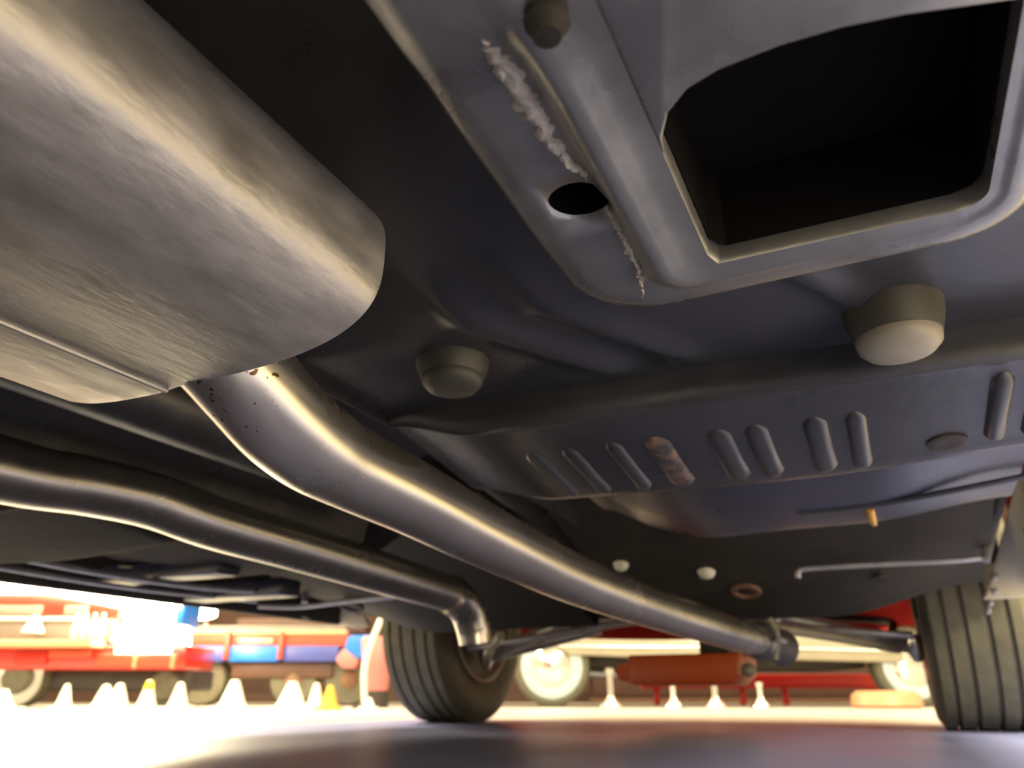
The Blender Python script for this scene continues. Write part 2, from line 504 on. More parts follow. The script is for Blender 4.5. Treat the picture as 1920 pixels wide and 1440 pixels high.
def rib(parent, x, w, y0, y1, h, m='pan', skew=0.0):
    """pressed bead on the underside of the sloping pan"""
    V, F = [], []
    prof = [(-1.0, 0.0015), (-0.72, -h * 0.55), (-0.45, -h * 0.95), (0, -h), (0.45, -h * 0.95), (0.72, -h * 0.55), (1.0, 0.0015)]
    sts = [(0.0, 0.25, 0.0), (0.04, 0.7, 0.6), (0.10, 1, 1), (0.9, 1, 1), (0.96, 0.7, 0.6), (1.0, 0.25, 0.0)]
    for t, ws, hs in sts:
        y = y0 + (y1 - y0) * t
        zb = 0.3068 - 0.145 * (y - 0.584)
        for a, hh in prof:
            V.append((x + skew * (t - 0.5) + a * w / 2 * ws, y + 0.05 * (abs(x - XC) - 0.48), zb + (hh * hs if hh < 0 else hh)))
    n = len(prof)
    for j in range(len(sts) - 1):
        for i in range(n - 1):
            a = j * n + i
            F.append((a, a + 1, a + n + 1, a + n))
    F.append(tuple(range(n))); F.append(tuple((len(sts) - 1) * n + i for i in range(n)))
    return mesh_obj('rib', V, F, m, parent, angle=70)
RIBS = [(-0.282, 0.020), (-0.246, 0.018), (-0.203, 0.018), (-0.163, 0.026), (-0.108, 0.024), (-0.076, 0.022), (-0.028, 0.022), (0.004, 0.018)]
for k, (x, w) in enumerate(RIBS):
    r = rib(fp[1], x, w, 0.634, 0.750, 0.0042)
    if k == 3:
        r.data.materials[0] = MT['scuff']; r['label'] = 'scuffed brownish pressed rib'
for s in (1, -1):
    for d in (0.715, 0.742):
        rib(fp[s], side_x(s, d), 0.018, 0.60, 0.715, 0.007)
    xx = side_x(s, 0.680)
    lathe('dimple_shade', [(0.016, 0.002), (0.0165, -0.0005), (0.013, -0.0015), (0.008, -0.001), (0, -0.0008)], (xx, 0.722, panB(0, 0.712) - 0.0005), (0, 0.145, 1), 'dark', fp[s], 20)  # flush dark disc stands in for the shade of a pressed dimple

# --- centre tunnel, open below
def tunnel():
    V, F = [], []
    prof = [(-0.205, 0.325), (-0.20, 0.36), (-0.17, 0.43), (-0.11, 0.475), (0, 0.49), (0.11, 0.475), (0.17, 0.43), (0.20, 0.36), (0.205, 0.325)]
    sty = lin(-1.3, 1.08, 20)
    n = len(prof)
    for y in sty:
        k = 0.15 * sstep(0.3, -0.2, y)
        for x, z in prof: V.append((XC + x, y, z + k))
    for j in range(len(sty) - 1):
        for i in range(n - 1):
            a = j * n + i; F.append((a, a + 1, a + n + 1, a + n))
    return mesh_obj('transmission_tunnel', V, F, 'pan', car)
tunnel()

box('cabin_floor', (XC - 0.88, 0.85, 0.50), (XC + 0.88, 2.02, 0.52), 'dark', car)
box('fire_wall', (XC - 0.86, 2.0, 0.36), (XC + 0.86, 2.02, 0.88), 'dark', car)
# --- toe pans (blue floor reflection put into the colour) and the dusty bulkhead behind the front wheels
def make_toe(s):
    x0, x1 = sorted((side_x(s, 0.20), side_x(s, 0.785)))
    prof = [(0.83, 0.345), (0.88, 0.338), (0.94, 0.330), (1.00, 0.323), (1.06, 0.318), (1.11, 0.3145), (1.15, 0.3125), (1.175, 0.312), (1.19, 0.3145), (1.20, 0.322), (1.205, 0.345), (1.21, 0.40)]
    def fn(x, k):
        y, z = prof[k]
        d = abs(x - XC)
        z2 = z + 0.018 * sstep(0.28, 0.20, d) + 0.02 * sstep(0.60, 0.785, d) + 0.05 * sstep(0.40, 0.20, d)
        return (x, y + 0.04 * sstep(0.5, 0.25, d), z2)
    return grid('toe_pan', lin(x0, x1, 40), list(range(len(prof))), fn, 'pan2' if s > 0 else 'pan_shaded', car, angle=60)
toe = {s: make_toe(s) for s in (1, -1)}
toe[1]['label'] = 'dark curved toe pan, the blue floor reflection put into its colour'
# thin raised lip along the toe pan, and an amber drip on the right one
for s in (1, -1):
    tube('seam_lip', [(side_x(s, 0.52), 1.085, 0.3165), (side_x(s, 0.62), 1.08, 0.317), (side_x(s, 0.70), 1.07, 0.322), (side_x(s, 0.80), 1.06, 0.331)], 0.004, 'pan', toe[s], seg=8)
d = tube('sealant_drip', [(0.004, 1.10, 0.316), (0.004, 1.125, 0.309), (0.006, 1.150, 0.305)], [0.005, 0.006, 0.004], 'drip', toe[1], seg=10)
d['label'] = 'small amber drip'

def bulk(x, y):
    d = abs(x - XC)
    z = 0.375 - 0.33 * (y - 1.45)
    return z
def make_bulk(s):
    x0, x1 = sorted((side_x(s, 0.05), side_x(s, 0.80)))
    prof = [(1.22, 0.44), (1.30, 0.42), (1.40, 0.388)] + [(y, bulk(x0, y)) for y in lin(1.45, 1.80, 10)] + [(1.822, 0.2535), (1.838, 0.2475), (1.852, 0.2455), (1.864, 0.2475), (1.872, 0.256), (1.874, 0.29)]
    def fn(x, k):
        y, z = prof[k]
        d = abs(x - XC)
        z2 = z + 0.06 * sstep(0.50, 0.81, d) * sstep(1.5, 1.85, y) 
        return (x, y + 0.03 * sstep(0.62, 0.86, d), z2)
    return grid('bulkhead_panel', lin(x0, x1, 40), list(range(len(prof))), fn, 'olive', car, angle=60)
bk = {s: make_bulk(s) for s in (1, -1)}
bk[1]['label'] = 'dusty black bulkhead panel with white plugs'
for (x, y, r) in ((-0.489, 1.550, 0.0165), (-0.323, 1.607, 0.0185)):
    lathe('grommet', [(r, 0.004), (r, -0.004), (r * 0.8, -0.012), (r * 0.4, -0.016), (0, -0.017)], (x, y, bulk(x, y) + 0.002), (0, 0.33, 1), 'white', bk[1], 20)['label'] = 'small white plug'
def ring(parent, x, y, r, m, name='hole_rim'):
    R = []
    for k in range(10):
        a = 2 * math.pi * k / 10
        R.append((r + 0.007 * math.cos(a), 0.006 * math.sin(a)))
    return lathe(name, R, (x, y, bulk(x, y) - 0.001), (0, 0.33, 1), m, parent, 26, closed=True)
def hole(parent, x, y, r, name='drain_hole'):
    return lathe(name, [(r, -0.001), (r * 0.96, -0.002), (r * 0.9, 0.004), (0, 0.008)], (x, y, bulk(x, y) - 0.0005), (0, 0.33, 1), 'dark', parent, 20)
ring(bk[1], -0.262, 1.70, 0.026, 'rust')['label'] = 'rusty round hole rim'
hole(bk[1], -0.262, 1.70, 0.024)
hole(bk[1], 0.0, 1.68, 0.012)
ring(bk[-1], -1.27, 1.66, 0.028, 'olive'); hole(bk[-1], -1.27, 1.66, 0.026); hole(bk[-1], -1.47, 1.72, 0.012)
# pale rods that run along the bulkheads
tube('bracing_rod', [(-0.143, 1.585, 0.298), (-0.139, 1.58, 0.309), (-0.12, 1.58, 0.3125), (0.0, 1.58, 0.312), (0.12, 1.58, 0.310), (0.17, 1.58, 0.312)], 0.0055, 'line', car, seg=10)['label'] = 'thin pale rod across the bulkhead'
tube('bracing_rod', [(-1.02, 1.60, 0.316), (-1.12, 1.60, 0.312), (-1.24, 1.59, 0.306), (-1.36, 1.56, 0.296), (-1.44, 1.50, 0.296)], 0.0065, 'line', car, seg=10)
# small studs on bulkhead lower lip
for k, (x, y, z) in enumerate(((-0.225, 1.855, 0.243), (0.212, 1.88, 0.285), (0.218, 1.88, 0.315), (0.198, 1.88, 0.262), (0.19, 1.87, 0.246))):
    lathe('bolt', [(0.007, 0.006), (0.007, 0.0), (0.004, -0.006), (0, -0.007)], (x, y, z), (0, 0.5, 1), 'line', car, 10)

# --- splash panel behind the right front wheel (side light in its colour), with its bluish edge flange
def splash(s):
    pts = [(0.80, 0.275), (0.815, 0.30), (0.905, 0.50), (0.98 - 0.06, 0.62), (0.925, 0.62), (0.925, 0.29), (0.86, 0.275)]
    poly = [(side_x(s, a), b) for a, b in pts]
    if s < 0: poly = poly[::-1]
    o = prism('splash_panel', poly, 'y', 1.93, 1.94, 'splash', car, 0.003)
    tube('edge_flange', [(side_x(s, 0.786), 1.62, 0.312), (side_x(s, 0.80), 1.63, 0.345), (side_x(s, 0.825), 1.64, 0.40), (side_x(s, 0.86), 1.65, 0.47)], 0.009, 'line', o, seg=10)
    return o
sp = splash(1); sp['label'] = 'splash panel behind the front tire, side light put into its beige colour'
splash(-1)

# --- rockers
for s in (1, -1):
    x0, x1 = sorted((side_x(s, 0.905), side_x(s, 0.925)))
    box('rocker_panel', (x0, 0.02, 0.285), (x1, 1.93, 0.42), 'olive', car, 0.006)

# --- left floor braces seen at grazing angle
for (p0, p1) in (((-1.47, 1.12), (-1.22, 1.34)), ((-1.30, 0.86), (-1.08, 1.05))):
    pass
box('floor_brace', (-1.47, 1.06, 0.300), (-1.13, 1.12, 0.335), 'pan2', car, 0.006)
box('floor_brace', (-1.50, 1.31, 0.292), (-1.20, 1.38, 0.33), 'pan2', car, 0.006)
tube('fuel_line', [(-1.33, 0.2, 0.318), (-1.32, 0.7, 0.305), (-1.31, 0.95, 0.296), (-1.30, 1.2, 0.298), (-1.25, 1.42, 0.31)], 0.006, 'line', car, seg=8)
tube('brake_line', [(-1.42, 0.3, 0.318), (-1.42, 0.8, 0.298), (-1.41, 1.1, 0.292), (-1.40, 1.45, 0.30)], 0.005, 'line', car, seg=8)

# --- frame rail end with the large rectangular opening
def apply_boolean(o, cutter):
    md = o.modifiers.new('cut', 'BOOLEAN'); md.operation = 'DIFFERENCE'; md.solver = 'EXACT'; md.object = cutter
    dg = bpy.context.evaluated_depsgraph_get()
    me = bpy.data.meshes.new_from_object(o.evaluated_get(dg))
    o.modifiers.clear(); o.data = me
    cm = cutter.data
    bpy.data.objects.remove(cutter); bpy.data.meshes.remove(cm)

def rail():
    O, I, P = [], [], []      # outer loop, inner loop, ridge weight
    def arc(cx, cy, r, a0, a1, n):
        return [(cx + r * math.cos(math.radians(a0 + (a1 - a0) * i / (n - 1))), cy + r * math.sin(math.radians(a0 + (a1 - a0) * i / (n - 1)))) for i in range(n)]
    for t in lin(0, 1, 34):                                   # left side going forward
        y = -0.22 + t * 0.538
        O.append((-0.117 - 0.008 * sstep(0.05, 0.32, y), y)); I.append((-0.0475, y)); P.append(sstep(0.155, 0.170, y))
    A = arc(-0.083, 0.325, 0.0425, 176, 92, 9)                # front-left corner
    for i, p in enumerate(A):
        t = i / 8
        O.append(p); I.append((-0.0475 + 0.006 * t, 0.318 + 0.010 * min(1, t * 2))); P.append(1 - t * 0.85)
    for t in lin(0.04, 1, 14):                                # front side going right
        O.append((-0.083 + t * 0.136, 0.3675 - 0.003 * t)); I.append((-0.041 + t * 0.098, 0.328 + 0.0015 * t)); P.append(0.15 * (1 - t))
    A = arc(0.054, 0.330, 0.035, 88, 2, 8)                    # front-right corner
    B = arc(0.057, 0.318, 0.0115, 88, 2, 8)
    for p, q in zip(A, B): O.append(p); I.append(q); P.append(0)
    for t in lin(0.05, 1, 16):                                # right side going back
        O.append((0.089 + 0.006 * t, 0.330 - 0.550 * t)); I.append((0.0685 + 0.003 * t, 0.318 - 0.536 * t)); P.append(0)
    for t in lin(0.06, 0.94, 10):                             # back side going left
        O.append((0.094 - 0.207 * t, -0.22)); I.append((0.0715 - 0.119 * t, -0.218)); P.append(0)
    n = len(O)
    # stations across the face: (t, z offset with ridge, z offset plain)
    ST = [(0.0, 0.115, 0.115), (0.0, 0.030, 0.030), (0.008, 0.012, 0.012), (0.035, 0.004, 0.003), (0.08, 0.0015, -0.001), (0.2, 0.001, -0.0035), (0.35, 0.0005, -0.0045), (0.50, 0.0, -0.005),
          (0.56, -0.001, -0.005), (0.60, -0.005, -0.005), (0.64, -0.0085, -0.005), (0.70, -0.0105, -0.0045), (0.76, -0.009, -0.004), (0.84, -0.0055, -0.004), (0.92, -0.004, -0.004), (0.985, -0.004, -0.004), (1.0, -0.0025, -0.0025), (1.0, 0.004, 0.004), (1.0, 0.115, 0.115)]
    V, F = [], []
    for t, dr, dp in ST:
        for i in range(n):
            x = O[i][0] + (I[i][0] - O[i][0]) * t
            y = O[i][1] + (I[i][1] - O[i][1]) * t
            w = P[i]
            V.append((x, y, 0.284 + dr * w + dp * (1 - w)))
    m = len(ST)
    for j in range(m):
        j2 = (j + 1) % m
        for i in range(n):
            i2 = (i + 1) % n
            F.append((j * n + i, j * n + i2, j2 * n + i2, j2 * n + i))
    return mesh_obj('frame_rail', V, F, 'rail', car, angle=50)
rl = rail()
cut = lathe('cutter', [(0.0135, -0.05), (0.0135, 0.09)], (-0.0905, 0.2575, 0.284), (0, 0, 1), 'dark', None, 32)
for v in cut.data.vertices: v.co.x = -0.0905 + (v.co.x + 0.0905) * 1.08
apply_boolean(rl, cut)
rl['label'] = 'grey pressed frame rail with a large rectangular opening'
# added black sheets for the shade inside the opening and the oval hole
def shade_liner(name, loop, z0, z1):
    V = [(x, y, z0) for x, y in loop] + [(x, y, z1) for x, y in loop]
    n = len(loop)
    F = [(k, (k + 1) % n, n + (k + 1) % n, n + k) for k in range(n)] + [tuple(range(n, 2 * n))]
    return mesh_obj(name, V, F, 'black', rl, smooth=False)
shade_liner('opening_shade', [(-0.0468, -0.2), (-0.0468, 0.3175), (-0.0405, 0.3275), (0.0565, 0.3290), (0.0645, 0.3258), (0.068, 0.318), (0.0708, -0.2)], 0.2885, 0.331)
shade_liner('hole_shade', [(-0.0905 + 0.0142 * math.cos(2 * math.pi * k / 24), 0.2575 + 0.0132 * math.sin(2 * math.pi * k / 24)) for k in range(24)], 0.2865, 0.372)
web = prism('rail_web', [(-0.0485, -0.2), (-0.0485, 0.240), (-0.0462, 0.228), (-0.041, 0.2165), (-0.032, 0.208), (-0.02, 0.204), (0.0, 0.2025), (0.018, 0.2035), (0.037, 0.207), (0.069, 0.216), (0.072, -0.2)], 'z', 0.2795, 0.2835, 'rail', rl, 0.0012)
web['label'] = 'grey web plate behind the opening'
lathe('rail_stud', [(0.007, 0.006), (0.0075, 0.0), (0.006, -0.002), (0.0045, -0.006), (0, -0.0065)], (-0.064, 0.158, 0.276), (0, 0, 1), 'olive', rl, 12)
# ragged bead of seam sealer beside the ridge
def sealer(name, pts, w):
    random.seed(3)
    V, F = [], []
    n = 7
    path = catmull(pts, 10)
    for i, p in enumerate(path):
        t = i / (len(path) - 1)
        ww = w * (0.35 + 0.65 * math.sin(math.pi * min(1, t * 1.15 + 0.05)) ) * random.uniform(0.45, 1.3)
        dx = random.uniform(-0.0012, 0.0012)
        for k in range(n):
            a = -1 + 2 * k / (n - 1)
            hgt = 0.0032 * (1 - a * a) * random.uniform(0.5, 1.4)
            V.append((p.x + dx + a * ww + random.uniform(-0.0006, 0.0006), p.y, p.z - hgt + (0.001 if abs(a) > 0.99 else 0)))
    for j in range(len(path) - 1):
        for i in range(n - 1):
            a = j * n + i; F.append((a, a + 1, a + n + 1, a + n))
    return mesh_obj(name, V, F, 'sealer', rl, angle=80)
sealer('sealer_bead', [(-0.088, 0.155, 0.2838), (-0.0865, 0.175, 0.2838), (-0.0865, 0.195, 0.2838), (-0.0868, 0.212, 0.2838), (-0.0845, 0.228, 0.2838), (-0.0815, 0.240, 0.2838)], 0.0048)['label'] = 'ragged pale bead of seam sealer'
sealer('sealer_bead', [(-0.0795, 0.268, 0.2838), (-0.0810, 0.285, 0.2838), (-0.0825, 0.305, 0.2838), (-0.0845, 0.325, 0.2832), (-0.086, 0.338, 0.280)], 0.0019)['label'] = 'thin pale bead of seam sealer'

# --- muffler
def muffler():
    cx, cz, a, b = -0.345, 0.308, 0.134, 0.0565
    n = 120
    def sec(scale, y):
        out = []
        for k in range(n):
            t = 2 * math.pi * k / n
            c, s = math.cos(t), math.sin(t)
            e = 0.58 if s < 0 else 0.85
            x = math.copysign(abs(c) ** e, c) * a * scale[0]
            z = math.copysign(abs(s) ** e, s) * b * scale[1]
            # lapped seam on the underside towards the left
            if s < 0:
                z -= 0.0012 * sstep(-0.008, -0.016, x)
                z += 0.002 * math.exp(-((x - 0.005) / 0.006) ** 2)
            if c > 0: x -= 0.0016 * math.exp(-((z - 0.030) / 0.003) ** 2) - 0.0010 * sstep(0.030, 0.034, z)
            out.append((cx + x, y, cz + z))
        return out
    st = [((0.2, 0.2), 0.262), ((0.6, 0.55), 0.264), ((0.90, 0.86), 0.268), ((0.955, 0.94), 0.274), ((0.975, 0.965), 0.281), ((0.995, 0.99), 0.2815), ((1.0, 1.0), 0.279), ((1.0, 1.0), 0.272)]
    st += [((1.0, 1.0), y) for y in lin(0.25, -0.27, 10)]
    st += [((0.97, 0.95), -0.285), ((0.8, 0.75), -0.295), ((0.2, 0.2), -0.297)]
    V, F = [], []
    for sc, y in st: V += sec(sc, y)
    for j in range(len(st) - 1):
        for k in range(n):
            F.append((j * n + k, j * n + (k + 1) % n, (j + 1) * n + (k + 1) % n, (j + 1) * n + k))
    F.append(tuple(range(n))); F.append(tuple((len(st) - 1) * n + k for k in range(n)))
    return mesh_obj('muffler', V, F, 'muffler', car, angle=60)
mf = muffler(); mf['label'] = 'large oval dull steel muffler'
tube('seam_weld', [(-0.3615, 0.280, 0.2505), (-0.3615, 0.15, 0.2505), (-0.3615, -0.26, 0.2505)], 0.0018, 'muffler', mf, seg=8, spline=False)['label'] = 'raised lengthwise weld seam'
# left muffler, mirrored (its tail only peeks out at the left)
# --- exhaust pipes
p1 = tube('exhaust_pipe', [(-0.344, 0.262, 0.2875), (-0.341, 0.290, 0.2815), (-0.337, 0.318, 0.2665), (-0.336, 0.350, 0.2515), (-0.338, 0.385, 0.2440), (-0.341, 0.425, 0.2415), (-0.342, 0.52, 0.2375), (-0.346, 0.655, 0.231), (-0.348, 0.912, 0.2205), (-0.327, 1.228, 0.211), (-0.288, 1.493, 0.200), (-0.250, 1.70, 0.191)],
          [0.031, 0.0315, 0.032, 0.0325, 0.0325, 0.0315, 0.031, 0.031, 0.031, 0.031, 0.031, 0.031], 'pipe_r', car, seg=36, n=10)
p1['label'] = 'polished exhaust pipe leaving the muffler, rust speckled at its start'
p2 = tube('exhaust_pipe', [(-0.79, -0.30, 0.30), (-0.785, 0.20, 0.296), (-0.78, 0.432, 0.294), (-0.775, 0.525, 0.2995), (-0.765, 0.602, 0.299), (-0.742, 0.680, 0.285), (-0.727, 0.807, 0.277), (-0.72, 0.99, 0.268), (-0.715, 1.18, 0.259), (-0.713, 1.235, 0.254)],
          0.0325, 'pipe', car, seg=32, n=8)
p2['label'] = 'exhaust pipe running along the far side of the tunnel'
lathe('pipe_clamp', [(0.0345, -0.010), (0.0365, -0.010), (0.0365, 0.010), (0.0345, 0.010)], (-0.713, 1.228, 0.2545), (0.02, 1, -0.12), 'chrome', p2, 28, closed=True)
el = tube('exhaust_elbow', [(-0.714, 1.215, 0.2555), (-0.712, 1.252, 0.249), (-0.710, 1.283, 0.232), (-0.707, 1.300, 0.205), (-0.705, 1.306, 0.176)], [0.0345, 0.0345, 0.034, 0.033, 0.030], 'pipe', car, seg=28)
el['label'] = 'short polished exhaust elbow bending down'
# header collector at the front end of the right pipe
hc = lathe('header_collector', [(0.030, -0.02), (0.033, 0.0), (0.039, 0.004), (0.039, 0.016), (0.034, 0.02), (0.036, 0.10), (0.04, 0.16)], (-0.250, 1.70, 0.191), (0.16, 1, -0.04), 'shaft', car, 24)
for k in (-1, 1):
    lathe('flange_bolt', [(0.006, -0.02), (0.006, 0.03), (0, 0.031)], (-0.250 + k * 0.045, 1.705, 0.191), (0.16, 1, -0.04), 'line', hc, 8)
tube('clamp_strap', [(-0.225, 1.715, 0.235), (-0.214, 1.72, 0.20), (-0.225, 1.725, 0.155)], 0.008, 'plug', car, seg=10)

# --- drive shaft and gearbox tail
ds = tube('drive_shaft', [(XC + 0.0, -0.4, 0.352), (XC + 0.0, 1.15, 0.352)], 0.038, 'shaft', car, seg=28)
ds['label'] = 'dull steel drive shaft in the tunnel'
gb = lathe('gearbox', [(0.05, 1.15), (0.055, 1.2), (0.07, 1.35), (0.11, 1.5), (0.15, 1.66), (0.17, 1.85), (0.16, 2.0)], (XC, 0, 0.485), (0, 1, 0), 'dark', car, 24)
box('gearbox_crossmember', (XC - 0.2, 1.36, 0.41), (XC + 0.2, 1.43, 0.44), 'dark', car, 0.01)

# --- engine oil pan and front crossmember
op = prism('oil_pan', [(-0.705, 0.195), (-0.705, 0.120), (-0.695, 0.113), (-0.42, 0.113), (-0.392, 0.140), (-0.385, 0.195)], 'y', 2.25, 2.55, 'orange', car, 0.006)
op['label'] = 'orange painted engine oil pan'
lathe('pan_tab', [(0.026, 0.0), (0.026, 0.05), (0.02, 0.054), (0, 0.054)], (-0.722, 2.26, 0.148), (0, 1, 0), 'orange', op, 18)
lathe('drain_bolt', [(0.018, 0.0), (0.018, -0.02), (0.012, -0.028), (0, -0.03)], (-0.372, 2.27, 0.150), (-0.6, 1, 0), 'plug', op, 12)
box('engine_block', (XC - 0.2, 1.95, 0.335), (XC + 0.2, 2.62, 0.60), 'dark', car, 0.02)
box('engine_neck', (-0.50, 2.27, 0.18), (-0.42, 2.52, 0.345), 'dark', car, 0.01)
box('front_crossmember', (XC - 0.60, 2.56, 0.33), (XC + 0.60, 2.68, 0.40), 'olive', car, 0.02)
# front suspension
for s in (1, -1):
    arm = tube('control_arm', [(side_x(s, 0.30), 2.30, 0.30), (side_x(s, 0.48), 2.36, 0.255), (side_x(s, 0.66), 2.44, 0.205)], [0.018, 0.022, 0.016], 'line', car, seg=12)
    tube('control_arm_brace', [(side_x(s, 0.30), 2.60, 0.30), (side_x(s, 0.48), 2.52, 0.255), (side_x(s, 0.66), 2.44, 0.205)], [0.018, 0.022, 0.016], 'line', arm, seg=12)
    tube('tie_rod', [(side_x(s, 0.24), 2.30, 0.275), (side_x(s, 0.45), 2.28, 0.25), (side_x(s, 0.66), 2.30, 0.23)], 0.011, 'line', car, seg=10)
    lathe('ball_joint', [(0.028, 0.04), (0.03, 0.01), (0.022, -0.01), (0.010, -0.03), (0, -0.032)], (side_x(s, 0.665), 2.44, 0.20), (0, 0, 1), 'chrome', car, 16)
    tube('strut_rod', [(side_x(s, 0.34), 1.90, 0.235), (side_x(s, 0.48), 2.12, 0.22), (side_x(s, 0.62), 2.36, 0.20)], 0.012, 'plug', car, seg=10)
tube('steering_link', [(XC - 0.26, 2.30, 0.275), (XC + 0.0, 2.30, 0.30), (XC + 0.26, 2.30, 0.275)], 0.011, 'line', car, seg=10)
tube('idler_arm', [(XC + 0.24, 2.24, 0.20), (XC + 0.28, 2.32, 0.225), (XC + 0.29, 2.40, 0.24)], 0.015, 'rust', car, seg=10)
tube('sway_bar', [(XC - 0.62, 2.50, 0.25), (XC - 0.56, 2.74, 0.31), (XC, 2.78, 0.34), (XC + 0.56, 2.74, 0.31), (XC + 0.62, 2.50, 0.25)], 0.012, 'dark', car, seg=10, n=10)

# --- wheels
def tire_profile(R, hw, rin):
    p = [(rin, -hw * 0.78), (rin + 0.02, -hw * 0.92), (R * 0.80, -hw * 1.04), (R * 0.92, -hw * 1.0), (R * 0.972, -hw * 0.90)]
    e = hw * 0.86
    g = [-0.60, -0.22, 0.22, 0.60]
    p.append((R * 0.995, -e))
    for q in g:
        c = q * hw
        p += [(R, c - 0.0055), (R - 0.010, c - 0.004), (R - 0.010, c + 0.004), (R, c + 0.0055)]
    p.append((R * 0.995, e))
    p += [(R * 0.972, hw * 0.90), (R * 0.92, hw * 1.0), (R * 0.80, hw * 1.04), (rin + 0.02, hw * 0.92), (rin, hw * 0.78)]
    return p
def make_wheel(x, y, s, steer=0.0):
    R = 0.33
    ax = Vector((s * math.cos(steer), s * math.sin(steer), 0))
    O = (x, y, R)
    w = lathe('wheel', [(0.185, -0.085), (0.194, -0.112), (0.204, -0.116), (0.206, -0.110), (0.192, -0.08), (0.176, -0.07), (0.17, 0.03), (0.12, 0.05), (0.07, 0.035), (0.05, 0.05), (0, 0.052)], O, ax, 'rim', car, 40)
    lathe('tire', tire_profile(R, 0.112, 0.184), O, ax, 'rubber', w, 72, angle=35)
    lathe('brake_drum', [(0.13, -0.085), (0.145, -0.08), (0.145, 0.0), (0.10, 0.02), (0, 0.02)], O, ax, 'dark', w, 32)
    lathe('hub', [(0.045, -0.12), (0.05, -0.09), (0.04, 0.06), (0, 0.07)], O, ax, 'dark', w, 20)
    for k in range(5):
        a = 2 * math.pi * k / 5
        u = Vector((0, 0, 1)); v = ax.cross(u)
        c = Vector(O) + u * math.cos(a) * 0.058 + v * math.sin(a) * 0.058
        lathe('lug_nut', [(0.009, 0.035), (0.009, 0.055), (0.004, 0.062), (0, 0.062)], c, ax, 'chrome', w, 6)
    return w
make_wheel(0.190, 2.46, 1)['label'] = 'front wheel with a deeply grooved black tire, right side of the view'
make_wheel(side_x(-1, 0.797), 2.46, -1)['label'] = 'front wheel on the far side showing its inner rim'
make_wheel(0.190, -0.42, 1); make_wheel(side_x(-1, 0.797), -0.42, -1)

# ------------------------------------------------------------------ background: two-tone classic car
def thing(name, label, cat, lat, fwd, group=None, rz=0.0):
    e = empty(name, camframe(lat, fwd), YAW + rz)
    return tag(e, label, cat, group)
# pixel helpers for the layout of the far objects (camera-aligned hall axes)
def lat_of(u, fwd, z): return (u - 960) * (fwd * math.cos(PITCH) + (z - 0.084) * math.sin(PITCH)) / 1400
def z_of(v, fwd):
    vv = v - 720
    return 0.084 + fwd * (1400 * math.sin(PITCH) - vv * math.cos(PITCH)) / (1400 * math.cos(PITCH) + vv * math.sin(PITCH))

FW = 6.6
oc = thing('classic_car', 'red and cream classic car with whitewall tires parked behind', 'car', lat_of(1380, FW, 0.3), FW)
def L(u, z=0.3, fwd=FW, o=1380): return lat_of(u, fwd, z) - lat_of(o, fwd, 0.3)
def Z(v, fwd=FW): return z_of(v, fwd)
zs0, zs1, zs2 = Z(1233), Z(1190), Z(1120)
xl, xr = L(1048), L(1690)
# side body with wheel cutouts
def far_side():
    xs = lin(L(760), L(1960), 80)
    V, F = [], []
    wx = (L(1035), L(1715))
    for layer in (0, 1):
        for x in xs:
            zb = zs1
            for w in wx:
                dx = abs(x - w)
                if dx < 0.33: zb = max(zb, 0.31 + math.sqrt(0.33 ** 2 - dx * dx))
            for t in (0, 0.3, 0.6, 1.0):
                V.append((x, 0.0 + 1.6 * layer + (0.04 * t * t if not layer else -0.04 * t * t), zb + (1.0 - zb) * t))
    n = 4; B = len(xs) * n
    for j in range(len(xs) - 1):
        for i in range(3):
            a = j * n + i
            F.append((a, a + 1, a + n + 1, a + n)); F.append((B + a, B + a + n, B + a + n + 1, B + a + 1))
        a = j * n + 3; F.append((a, B + a, B + a + n, a + n))
        a = j * n; F.append((a + n, B + a + n, B + a, a))
    for e in (0, (len(xs) - 1) * n):
        F.append((e, e + 1, e + 2, e + 3, B + e + 3, B + e + 2, B + e + 1, B + e))
    return mesh_obj('body', V, F, 'red', oc)
far_side()
sill = prism('sill', [(xl, Z(1186)), (xl - 0.01, Z(1215)), (xl + 0.10, zs0 + 0.02), (L(1200), zs0), (L(1400), zs0 - 0.01), (xr + 0.02, Z(1243)), (xr + 0.05, Z(1205)), (L(1500), Z(1190))], 'y', -0.03, 0.10, 'cream', oc, 0.015)
sill['label'] = 'cream lower side panel'
tube('trim_strip', [(xl, -0.035, Z(1212)), (L(1400), -0.04, Z(1215)), (xr, -0.035, Z(1222))], 0.012, 'chrome', oc, seg=10, spline=False)
for u in (1035, 1715):
    x = L(u); R = 0.315
    w = lathe('tire', [(0.17, -0.07), (R * 0.75, -0.085), (R * 0.93, -0.08), (R, -0.055), (R, 0.055), (R * 0.93, 0.08), (R * 0.6, 0.08), (0.1, 0.07)], (x, 0.10, R), (0, 1, 0), 'rubber', oc, 40)
    lathe('whitewall', [(0.185, -0.0835), (0.20, -0.0885), (0.245, -0.0900), (0.255, -0.084)], (x, 0.10, R), (0, 1, 0), 'whitewall', w, 40)
    lathe('hubcap', [(0.175, -0.07), (0.165, -0.085), (0.13, -0.10), (0.07, -0.115), (0, -0.12)], (x, 0.10, R), (0, 1, 0), 'chrome', w, 32)
box('undercarriage', (L(1100), 0.25, 0.30), (L(1650), 1.3, 0.44), 'dark', oc, 0.03)
tube('tail_pipe', [(L(1090), 0.2, 0.28), (L(1140), 0.2, 0.25), (L(1400), 0.2, 0.26)], 0.03, 'shaft', oc, seg=12)

